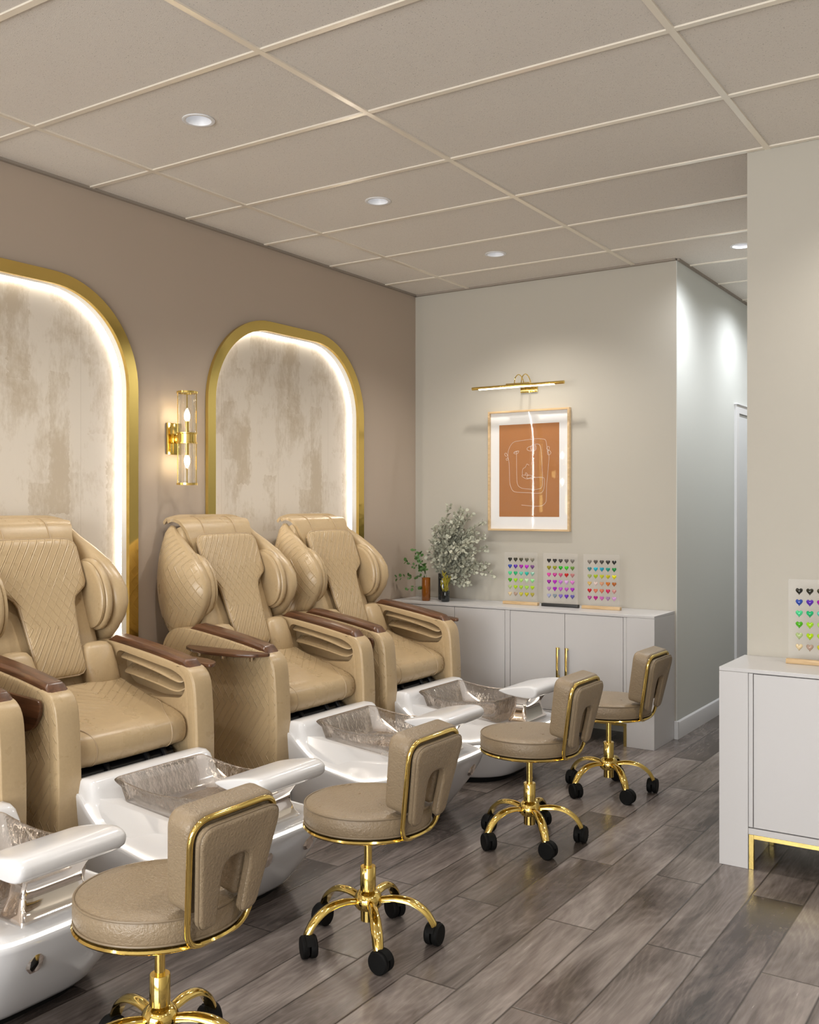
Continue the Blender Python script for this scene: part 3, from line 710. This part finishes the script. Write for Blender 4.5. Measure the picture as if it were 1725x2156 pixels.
# ------------------------------------------------------------------ pedicure chairs
def make_chair():
    t = thing('pedicure_chair', 'x', 'pedicure chair')
    TB = M['tan']; V3 = Vector
    xs_ = lambda z: .170 + .37 * (1.276 - z)                 # reclined back plane
    nb = V3((1, 0, .37)).normalized()   # outward normal of the back
    # shell behind the cushions
    rings = []
    for z, hw, th in ((1.33, .20, .03), (1.32, .25, .06), (1.25, .262, .10), (1.1, .268, .13), (.9, .27, .15), (.7, .27, .15), (.56, .265, .12), (.52, .24, .08)):
        c = V3((xs_(z), 0, z)) - nb * (th / 2 + .012)
        rings.append(superring(c, V3((0, hw, 0)), nb * (th / 2), 32, 5))
    build('backrest', G().loft(rings), TB, t, sharp=60)
    # wrap over the head end, in three panels
    path = cat_open([(.040, 0, 1.346), (.055, 0, 1.357), (.078, 0, 1.361), (.104, 0, 1.356), (.138, 0, 1.336), (.166, 0, 1.290), (.188, 0, 1.23), (.218, 0, 1.15), (.248, 0, 1.07)], 5)
    hwt = [(0, .272), (.10, .272), (.25, .272), (.40, .262), (.5, .250), (.65, .232), (.8, .220), (1, .212)]
    rings = []; n = len(path)
    for i, c in enumerate(path):
        tn = (path[min(i + 1, n - 1)] - path[max(i - 1, 0)]).normalized(); nm = tn.cross(V3((0, 1, 0))) * -1
        if nm.dot(V3((.6, 0, .8))) < 0 and i > 6: nm = -nm
        hw = smooth_interp(hwt, i / (n - 1)); ring = []
        m_ = 24
        for j in range(m_ + 1):
            u = -1 + 2 * j / m_; drop = .026 * (max(0, (abs(u) - .62) / .38) ** 1.7) * max(.15, 1 - i / (.45 * n))
            ring.append(c + V3((0, u * hw, 0)) - V3((0, 0, drop)))
        ring2 = [p - nm * .016 for p in reversed(ring)]
        rings.append(ring + ring2)
    head = build('head_wrap', G().loft(rings), TB, t, sharp=50)
    for sv in (-.115, .115):
        build('seam', G().tube([c + V3((.0015, sv, .0015)) for c in path], .0028, 6), M['seam'], head)
    # long quilted overlay pad with waisted outline
    pw = [(1.262, .155), (1.256, .184), (1.245, .203), (1.225, .212), (1.19, .214), (1.14, .214), (1.10, .216), (1.075, .216), (1.055, .206), (1.035, .176), (1.015, .148), (.99, .136), (.94, .129), (.88, .123), (.82, .118), (.77, .117), (.735, .118), (.715, .114), (.702, .100), (.696, .075)]
    def pad_rings(off, th, grow):
        rr = []
        for i, (z, hw) in enumerate(pw):
            e = min(i, len(pw) - 1 - i); k = (.35, .72, .92)[e] if e < 3 else 1
            c = V3((xs_(z), 0, z)) + nb * off
            rr.append(superring(c, V3((0, hw + grow, 0)), nb * th * k, 40, 6 if e > 2 else 4))
        return rr
    pad = build('quilted_pad', G().loft(pad_rings(.026, .017, 0)), M['tan_pad'], t, sharp=60)
    edge = [V3((xs_(z), s * hw, z)) + nb * .030 for s, seq in ((1, pw), (-1, pw[::-1])) for z, hw in seq]
    build('piping', G().tube(edge, .0045, 6, closed=True), M['seam'], pad)
    # lower side bolsters
    for s in (-1, 1):
        rings = []
        for z, a, b, th in ((.822, .17, .235, .012), (.812, .14, .262, .03), (.79, .125, .276, .042), (.72, .118, .280, .050), (.66, .118, .280, .048), (.62, .125, .276, .038), (.60, .14, .26, .015)):
            c = V3((xs_(z), s * (a + b) / 2, z)) + nb * .012
            rings.append(superring(c, V3((0, (b - a) / 2, 0)), nb * th, 24, 3.2))
        build('bolster', G().loft(rings), TB, t, sharp=60)
    # shoulder wings
    wt = [(.745, .14, .17, .330, .290), (.77, .115, .225, .342, .285), (.82, .085, .292, .366, .280), (.87, .062, .340, .383, .276), (.93, .046, .380, .397, .272), (.99, .038, .396, .406, .268), (1.05, .034, .386, .409, .264),
          (1.11, .036, .348, .402, .262), (1.17, .040, .288, .386, .260), (1.23, .046, .205, .355, .258), (1.28, .052, .130, .318, .256), (1.306, .062, .105, .292, .256), (1.318, .072, .092, .278, .262)]
    for s in (-1, 1):
        rings = []
        for z, xr, xf, vo, vi in wt:
            d = xf - xr
            pts = [(xr, .60 * vi + .40 * vo), (xr + .16 * d, vi + .72 * (vo - vi)), (xr + .45 * d, vo), (xr + .78 * d, vi + .86 * (vo - vi)), (xf - .03 * d, vi + .62 * (vo - vi)), (xf, vi + .42 * (vo - vi)), (xf - .06 * d, vi + .14 * (vo - vi)), (xr + .72 * d, vi), (xr + .35 * d, vi), (xr + .1 * d, vi + .1 * (vo - vi))]
            rings.append([V3((p.x, s * p.y + .012, z)) for p in cat_closed([V3((a, b, 0)) for a, b in pts], 3)])
        wing = build('shoulder_wing', G().loft(rings), M['tan_quilt'], t, sharp=70)
        wing.data.materials.append(TB)
        for q in wing.data.polygons:
            if q.normal.y * s < .10 or q.center.x > interp([(z_, xf_ - .012) for z_, xr_, xf_, vo_, vi_ in wt], q.center.z): q.material_index = 1
        # inner massage cushion, an oval in two layers
        def oval(v0, v1, k, e0):
            rr = []
            for f, sc in ((0, .93), (.25, 1), (.75, 1), (.93, .95), (1, .86)):
                ring = []
                for j in range(40):
                    th = 2 * math.pi * j / 40
                    a, b = .120 * k * sc * math.cos(th), .158 * k * sc * math.sin(th)
                    ring.append(V3((.262 + a - b * .16, s * (v0 + (v1 - v0) * f), 1.025 + b)))
                rr.append(ring)
            return G().loft(rr)
        build('shoulder_cushion', oval(.285, .248, 1.0, 0), TB, wing, sharp=50)
        build('shoulder_cushion', oval(.250, .226, .93, 0), TB, wing, sharp=50)
    # armrests
    prof = [(.17, .0), (.15, .25), (.142, .55), (.145, .70), (.165, .765), (.205, .805), (.26, .8235), (.345, .8235), (.48, .806), (.65, .779), (.79, .751), (.835, .736), (.866, .70), (.880, .63), (.890, .45), (.886, .2), (.872, .0)]
    prof = [V3((a, b)) for a, b in prof]
    sm = [p for p in cat_open([V3((p.x, p.y, 0)) for p in prof], 3)]
    pocket = round_poly([(.405, .790), (.755, .728), (.812, .700), (.826, .655), (.80, .617), (.64, .606), (.44, .640), (.385, .708)], .03, 4)
    for s in (-1, 1):
        arm = build('armrest', G().prism([(p.x, p.y) for p in sm], lambda q, a: (q[0], a, q[1]), s * .285, s * .388), M['tan_quilt'], t, bevel=.010, seg=3, bang=55, sharp=45)
        cutter = build('pocket_cutter', G().prism(pocket, lambda q, a: (q[0], a, q[1]), s * .24, s * .350), TB)
        boolean_cut(arm, [cutter])
        arm.data.materials.append(TB)
        for q in arm.data.polygons:
            if q.normal.y * s < .6 or abs(q.center.y) < .375: q.material_index = 1
        # smooth leather front band of the arm
        fb = [p for p in sm if p.x > .78 and p.y < .76]
        rings = []
        for i, p in enumerate(fb):
            rings.append([(p.x + .003, s * .287, p.y + .001), (p.x + .003, s * .386, p.y + .001), (p.x - .045, s * .390, p.y - .004), (p.x - .045, s * .2835, p.y - .004)])
        build('front_band', G().loft(rings), TB, arm, bevel=.006, seg=3, bang=50, sharp=45)
        cap = []
        for x, z in [(p.x, p.y) for p in cat_open([(.338, .8235, 0), (.37, .8205, 0), (.48, .806, 0), (.65, .779, 0), (.78, .753, 0), (.81, .744, 0), (.832, .731, 0)], 3)]:
            h = .026
            if x < .365: h = .026 * max(.12, (x - .336) / .029)
            if x > .805: h = .026 * max(.30, (.841 - x) / .036)
            b = -.006
            cap.append([(x, s * .293, z + b), (x, s * .293, z + h * .55), (x, s * .306, z + h), (x, s * .367, z + h), (x, s * .380, z + h * .55), (x, s * .380, z + b)])
        build('wood_cap', G().loft(cap), M['walnut'], arm, bevel=.0015, seg=2, bang=30, sharp=30)
        # two hand-massage fins in the pocket
        for (pts, dz) in ((((.402, .752), (.50, .744), (.66, .713), (.785, .680), (.812, .690)), .0), (((.425, .690), (.52, .684), (.66, .662), (.775, .640), (.820, .658)), .0)):
            rings = []
            P = cat_open([V3((a, b, 0)) for a, b in pts], 5)
            for i, p in enumerate(P):
                f = i / (len(P) - 1); out = .277 + .03 * abs(2 * f - 1) ** 3
                rings.append([(p.x, s * .3495, p.y - .004 + .022), (p.x, s * out, p.y + .000), (p.x, s * (out + .002), p.y + .006), (p.x, s * .3495, p.y + .034)])
            build('massage_fin', G().loft(rings), TB, arm, bevel=.002, seg=2, sharp=40)
    # seat cushion
    def seat_sec(k, dz=0):
        top = [(.42, .660), (.50, .650), (.63, .610), (.74, .582), (.80, .564), (.836, .542), (.850, .510), (.848, .472), (.826, .444), (.785, .433), (.66, .438), (.44, .46)]
        c = V3((.64, 0, .54))
        return [V3((c.x + (x - c.x) * k, 0, c.z + (z - c.z) * k + dz)) for x, z in top]
    rings = []
    for v, k, bow in ((-.283, .86, -.01), (-.279, .94, -.006), (-.268, .985, -.002), (-.20, 1, 0), (-.1, 1, .006), (0, 1, .008), (.1, 1, .006), (.20, 1, 0), (.268, .985, -.002), (.279, .94, -.006), (.283, .86, -.01)):
        rings.append([V3((p.x + bow * (1.0 if p.x > .77 else .2), v, p.z)) for p in cat_closed(seat_sec(k), 4)])
    seat = build('seat', G().loft(rings), M['tan_seat'], t, sharp=60)
    for s in (-1, 1):
        pts = [(.665, s * .272, .600), (.705, s * .260, .592), (.755, s * .225, .5800), (.800, s * .200, .5655), (.836, s * .190, .5400), (.8515, s * .187, .510), (.8495, s * .187, .472), (.828, s * .187, .4435), (.785, s * .187, .4325)]
        build('seam', G().tube(cat_open(pts, 6), .0028, 6), M['seam'], seat)
    # front lower cover of the seat is plain leather on the same cushion
    # black mechanism
    g = G().box(.24, .76, -.28, .28, .20, .415)
    mech = build('seat_mechanism', g, M['black_m'], t, bevel=.006)
    for v in (-.09, .11, .2):
        build('bracket', G().tube([(.68, v, .440), (.775, v, .432), (.80, v, .40), (.77, v, .36)], .012, 8), M['black_m'], mech)
    build('cross_tube', G().tube([(.77, -.25, .392), (.77, .25, .392)], .024, 14), M['black_m'], mech)

    # ------------ white foot-bath base
    HW = [(.84, .300), (.90, .315), (1.0, .335), (1.15, .346), (1.3, .350), (1.42, .343), (1.52, .315), (1.59, .268), (1.632, .215), (1.650, .165), (1.657, .05)]
    HWs = cat_open([V3((a, b, 0)) for a, b in HW], 5)
    hw = lambda x: interp([(p.x, p.y) for p in HWs], x)
    ZL = cat_open([V3((a, b, 0)) for a, b in [(.80, .385), (.90, .375), (.93, .360), (1.03, .296), (1.10, .258), (1.20, .240), (1.33, .224), (1.44, .243), (1.55, .274), (1.61, .292), (1.66, .298)]], 4)
    zl = lambda x: interp([(p.x, p.y) for p in ZL], x)
    top = [V3((p.x, p.y, 0)) for p in HWs] ; outl = [V3((p.x, -p.y, 0)) for p in HWs] + [V3((p.x, p.y, 0)) for p in reversed(HWs)]
    BW = [(.84, .25), (.92, .27), (1.1, .29), (1.26, .298), (1.38, .262), (1.455, .195), (1.485, .12), (1.490, .03)]
    botl = []
    bw_pts = cat_open([V3((a, b, 0)) for a, b in BW], 6)
    # match bottom points to top points by arc fraction
    def resample(P, m):
        L = [0]
        for i in range(len(P) - 1): L.append(L[-1] + (P[i + 1] - P[i]).length)
        out = []
        for k in range(m):
            q = L[-1] * k / (m - 1); i = 0
            while i < len(P) - 2 and L[i + 1] < q: i += 1
            out.append(P[i].lerp(P[i + 1], (q - L[i]) / max(1e-9, L[i + 1] - L[i])))
        return out
    N = 44
    tp = resample(top, N); bp = resample(bw_pts, N)
    full = lambda P: [V3((p.x, -p.y, 0)) for p in P] + [V3((p.x, p.y, 0)) for p in reversed(P)]
    tF, bF = full(tp), full(bp)
    def level(k, zf, inset=0):
        out = []
        for a, b in zip(tF, bF):
            p = b.lerp(a, k)
            if inset:
                d = V3((max(p.x - 1.25, 0) * .9, p.y, 0))
                if d.length > 1e-6: p = p - d.normalized() * inset
            out.append(V3((p.x, p.y, zf(a.x))))
        return out
    mixz = lambda f: (lambda x: .035 + (zl(x) - .035) * f)
    rings = [level(-.08, lambda x: .030), level(0, lambda x: .036), level(.10, lambda x: .052), level(.38, mixz(.30)), level(.66, mixz(.55)), level(.87, mixz(.78)), level(.96, mixz(.92)), level(1, mixz(.975)), level(1, zl, .003), level(1, zl, .03)]
    base = build('tub_base', G().loft(rings), M['gloss'], t, sharp=60)
    plinth = build('plinth', G().loft([level(-.25, lambda x: .0), level(-.25, lambda x: .032)]), M['black'], base)
    led_pts = [V3((p.x, p.y, p.z + .004)) for p in level(1, zl, .011)]
    build('light_strip', G().tube(led_pts[5:-5], .0042, 6), M['tubled'], base)
    # upper shell with the raised rim behind the bowl
    st = [(.84, .412, .282), (.87, .420, .288), (.90, .427, .291), (.940, .426, .291), (.958, .418, .289), (.972, .394, .285), (.985, .362, .279), (1.0, .338, .272), (1.02, .314, .268), (1.05, .302, .268), (1.10, .300, .264), (1.3, .300, .262), (1.42, .302, .250), (1.50, .304, .232), (1.56, .306, .200), (1.60, .307, .160), (1.625, .306, .115), (1.636, .304, .06), (1.640, .302, .02)]
    rings = []
    for x, zd, dw in st:
        h = max(hw(min(x + .010, 1.657)) - (.014 if x < 1.5 else .018), .02); dw = min(dw, h - .004) if h > .03 else h * .8; z0 = zl(x) + .001; zd = max(zd, z0 + .004)
        lv = [(-h, z0), (-h + (h - dw) * .35, z0 + (zd - z0) * .45), (-h + (h - dw) * .75, z0 + (zd - z0) * .86), (-dw + .004, zd - .001), (-dw + .02, zd)]
        if x > 1.633: lv = [(-h, z0), (-h * .95, z0 + .002), (-h * .9, z0 + .003), (-h * .8, zd), (-h * .7, zd)]
        flat = [(-dw * .5, zd), (0, zd), (dw * .5, zd)]
        ring = lv + flat + [(-a, b) for a, b in reversed(lv)] + [(h * .9, z0 - .02), (-h * .9, z0 - .02)]
        rings.append([V3((x, a, b)) for a, b in ring])
    shell = build('tub_shell', G().loft(rings), M['gloss'], base, sharp=50)
    for s in (-1, 1):   # faceted glass jets on the front
        c = V3((1.617, s * .110, .225)); ax = V3((.93, 0, -.22)).normalized(); u = V3((0, 1, 0)); w = ax.cross(u)
        rings = []
        for off, r in ((-.015, .033), (.005, .033), (.013, .026), (.014, .010)):
            rings.append([c + ax * off + (u * math.cos(2 * math.pi * j / 8 + .39) * .8 + w * math.sin(2 * math.pi * j / 8 + .39) * 1.05) * r for j in range(8)])
        build('jet_button', G().loft(rings), M['chrome'], base, sharp=10)
    # hammered glass bowl
    def rrect(x0, x1, hy, r, z, zf=None, n=6):
        pts = []
        for cx, cy, a0 in ((x1 - r, hy - r, 0), (x0 + r, hy - r, 90), (x0 + r, -hy + r, 180), (x1 - r, -hy + r, 270)):
            for j in range(n + 1):
                a = R(a0 + 90 * j / n); pts.append(V3((cx + r * math.cos(a), cy + r * math.sin(a), 0)))
        out = []
        # subdivide long sides so that the rim can dip
        for i, p in enumerate(pts):
            q = pts[(i + 1) % len(pts)]; out.append(p)
            if i % (n + 1) == n:
                for k in range(1, 8): out.append(p.lerp(q, k / 8))
        return [V3((p.x, p.y, (zf(p) if zf else z))) for p in out]
    rim = lambda p: .394 + .030 * min(1, abs((p.x - 1.20) / .23)) ** 1.6 * (1 if p.x < 1.20 else .75)
    lo = lambda f: (lambda p: .306 + (rim(p) - .306) * f)
    rings = [rrect(1.035, 1.440, .204, .05, .3035), rrect(1.028, 1.447, .211, .05, .308), rrect(1.010, 1.450, .213, .04, 0, lo(.5)), rrect(.994, 1.453, .215, .035, 0, lo(.85)), rrect(.980, 1.461, .223, .03, 0, lo(.95)), rrect(.976, 1.464, .226, .03, 0, rim),
             rrect(.982, 1.458, .221, .03, 0, lambda p: rim(p) + .006), rrect(.998, 1.440, .206, .03, 0, lambda p: rim(p) + .004), rrect(1.012, 1.432, .196, .035, 0, lo(.85)), rrect(1.030, 1.426, .191, .04, 0, lo(.5)), rrect(1.045, 1.420, .186, .045, .332), rrect(1.065, 1.400, .168, .04, .326)]
    build('foot_bowl', G().loft(rings), M['glass'], base, sharp=70)
    # footrest on its mirror pedestal
    fr = build('footrest_pedestal', G().loft([rrect(1.466, 1.580, .118, .012, .3045), rrect(1.466, 1.580, .118, .012, .314), rrect(1.474, 1.568, .110, .012, .328), rrect(1.484, 1.556, .100, .012, .36), rrect(1.492, 1.556, .097, .012, .39), rrect(1.490, 1.570, .102, .012, .412), rrect(1.496, 1.580, .112, .012, .428), rrect(1.50, 1.60, .118, .012, .436), rrect(1.50, 1.60, .118, .012, .448)]), M['chrome'], base, sharp=35)
    rings = []
    sec = [(1.440, .472), (1.485, .486), (1.55, .500), (1.61, .509), (1.645, .505), (1.664, .488), (1.660, .462), (1.635, .446), (1.58, .444), (1.50, .452), (1.455, .462)]
    for v, k in ((-.182, .70), (-.181, .82), (-.176, .92), (-.166, .975), (-.150, 1), (0, 1), (.130, 1), (.146, .975), (.156, .92), (.161, .82), (.162, .70)):
        c = V3((1.58, 0, .476)); rings.append([V3((c.x + (p.x - c.x) * (1 - (1 - k) * .55), v, c.z + (p.y - c.z) * k)) for p in cat_closed([V3((a, b, 0)) for a, b in sec], 3)])
    build('footrest_cushion', G().loft(rings), M['pad'], fr, sharp=70)
    return t

def tray_open(chair, s):
    poly = [(.345, .390), (.86, .390), (.86, .415), (.825, .465), (.74, .505), (.58, .515), (.45, .485), (.36, .435)]
    poly = round_poly(poly, .025, 4)
    tr = build('side_tray', G().prism(poly, lambda q, z: (q[0], s * q[1], z), .733, .748), M['walnut'], chair, bevel=.003, seg=2)
    cutter = build('cup_cutter', G().lathe([(.030, .72), (.030, .77)], 28, (.76, s * .452, 0)), M['walnut'])
    boolean_cut(tr, [cutter])
    for x in (.45, .60, .77):
        build('tray_peg', G().box(x - .007, x + .007, s * .425 - .006, s * .425 + .006, .706, .734), M['chrome'], tr, bevel=.001)
def tray_folded(chair, s):
    poly = round_poly([(.46, .742), (.82, .718), (.82, .67), (.78, .61), (.65, .58), (.54, .61), (.48, .67)], .03, 4)
    tr = build('side_tray', G().prism(poly, lambda q, v: (q[0], s * v, q[1]), .397, .413), M['walnut'], chair, bevel=.003, seg=2)
    build('tray_hinge', G().box(.50, .80, *sorted((s * .386, s * .398)), .672, .705), M['black_m'], tr, bevel=.002)

chair0 = make_chair()
CY = [(1.722, 'tan pedicure chair with white foot bath mostly out of view, one armrest tip showing', 'open', 'fold'),
      (2.622, 'quilted tan pedicure chair with glass foot bath behind the lowest stool', 'fold', 'open'),
      (3.787, 'quilted tan pedicure chair with its side tray raised, below the gold sconce', 'open', 'fold'),
      (4.662, 'quilted tan pedicure chair with glass foot bath next to the long sideboard', 'fold', 'open')]
chairs = [chair0] + [copy_tree(chair0) for _ in CY[1:]]
for c, (y, lab, lt, rt) in zip(chairs, CY):
    c.location = (0, y, 0)
    c['label'] = lab; c['group'] = 'pedicure chairs along the taupe wall'
    for s, k in ((-1, lt), (1, rt)): (tray_open if k == 'open' else tray_folded)(c, s)

# ------------------------------------------------------------------ light, world, camera
w = bpy.data.worlds.new('daylight'); scene.world = w; w.use_nodes = True
bg = w.node_tree.nodes.get('Background') or w.node_tree.nodes.new('ShaderNodeBackground')
bg.inputs[0].default_value = (.82, .90, 1, 1); bg.inputs[1].default_value = 1.0
L = bpy.data.lights.new('front_fill', 'AREA'); L.shape = 'RECTANGLE'; L.size = 4.5; L.size_y = 2.2; L.energy = 400; L.color = (1, .97, .94)  # soft room fill added outside the unseen shop front, standing in for daylight
o = bpy.data.objects.new('front_fill', L); col.objects.link(o); o.location = (3.0, YF - .3, 1.4); o.rotation_euler = (R(90), 0, 0)

cam = bpy.data.cameras.new('camera'); co = bpy.data.objects.new('camera', cam); col.objects.link(co)
co.location = (3.852, 0, 1.4035); co.rotation_euler = (R(90), 0, math.radians(33.3737))
cam.sensor_fit = 'VERTICAL'; cam.sensor_height = 24.0; cam.lens = 2080.0 / 2156 * 24.0
cam.shift_y = (1071 - 1078) / 2156.0 * 1.0
cam.shift_x = 0
cam.clip_start = .05
scene.camera = co
vs = scene.view_settings; scene.display_settings.display_device = 'sRGB'
vs.view_transform = 'Standard'; vs.look = 'None'; vs.exposure = 0.0; vs.gamma = 1; vs.use_curve_mapping = False
cy = scene.cycles
cy.use_denoising = True; cy.use_adaptive_sampling = True; cy.adaptive_threshold = .09; cy.max_bounces = 8; cy.diffuse_bounces = 4; cy.glossy_bounces = 4; cy.transmission_bounces = 6; cy.transparent_max_bounces = 12
cy.sample_clamp_indirect = 6.0; cy.caustics_reflective = False; cy.caustics_refractive = True; cy.blur_glossy = .5
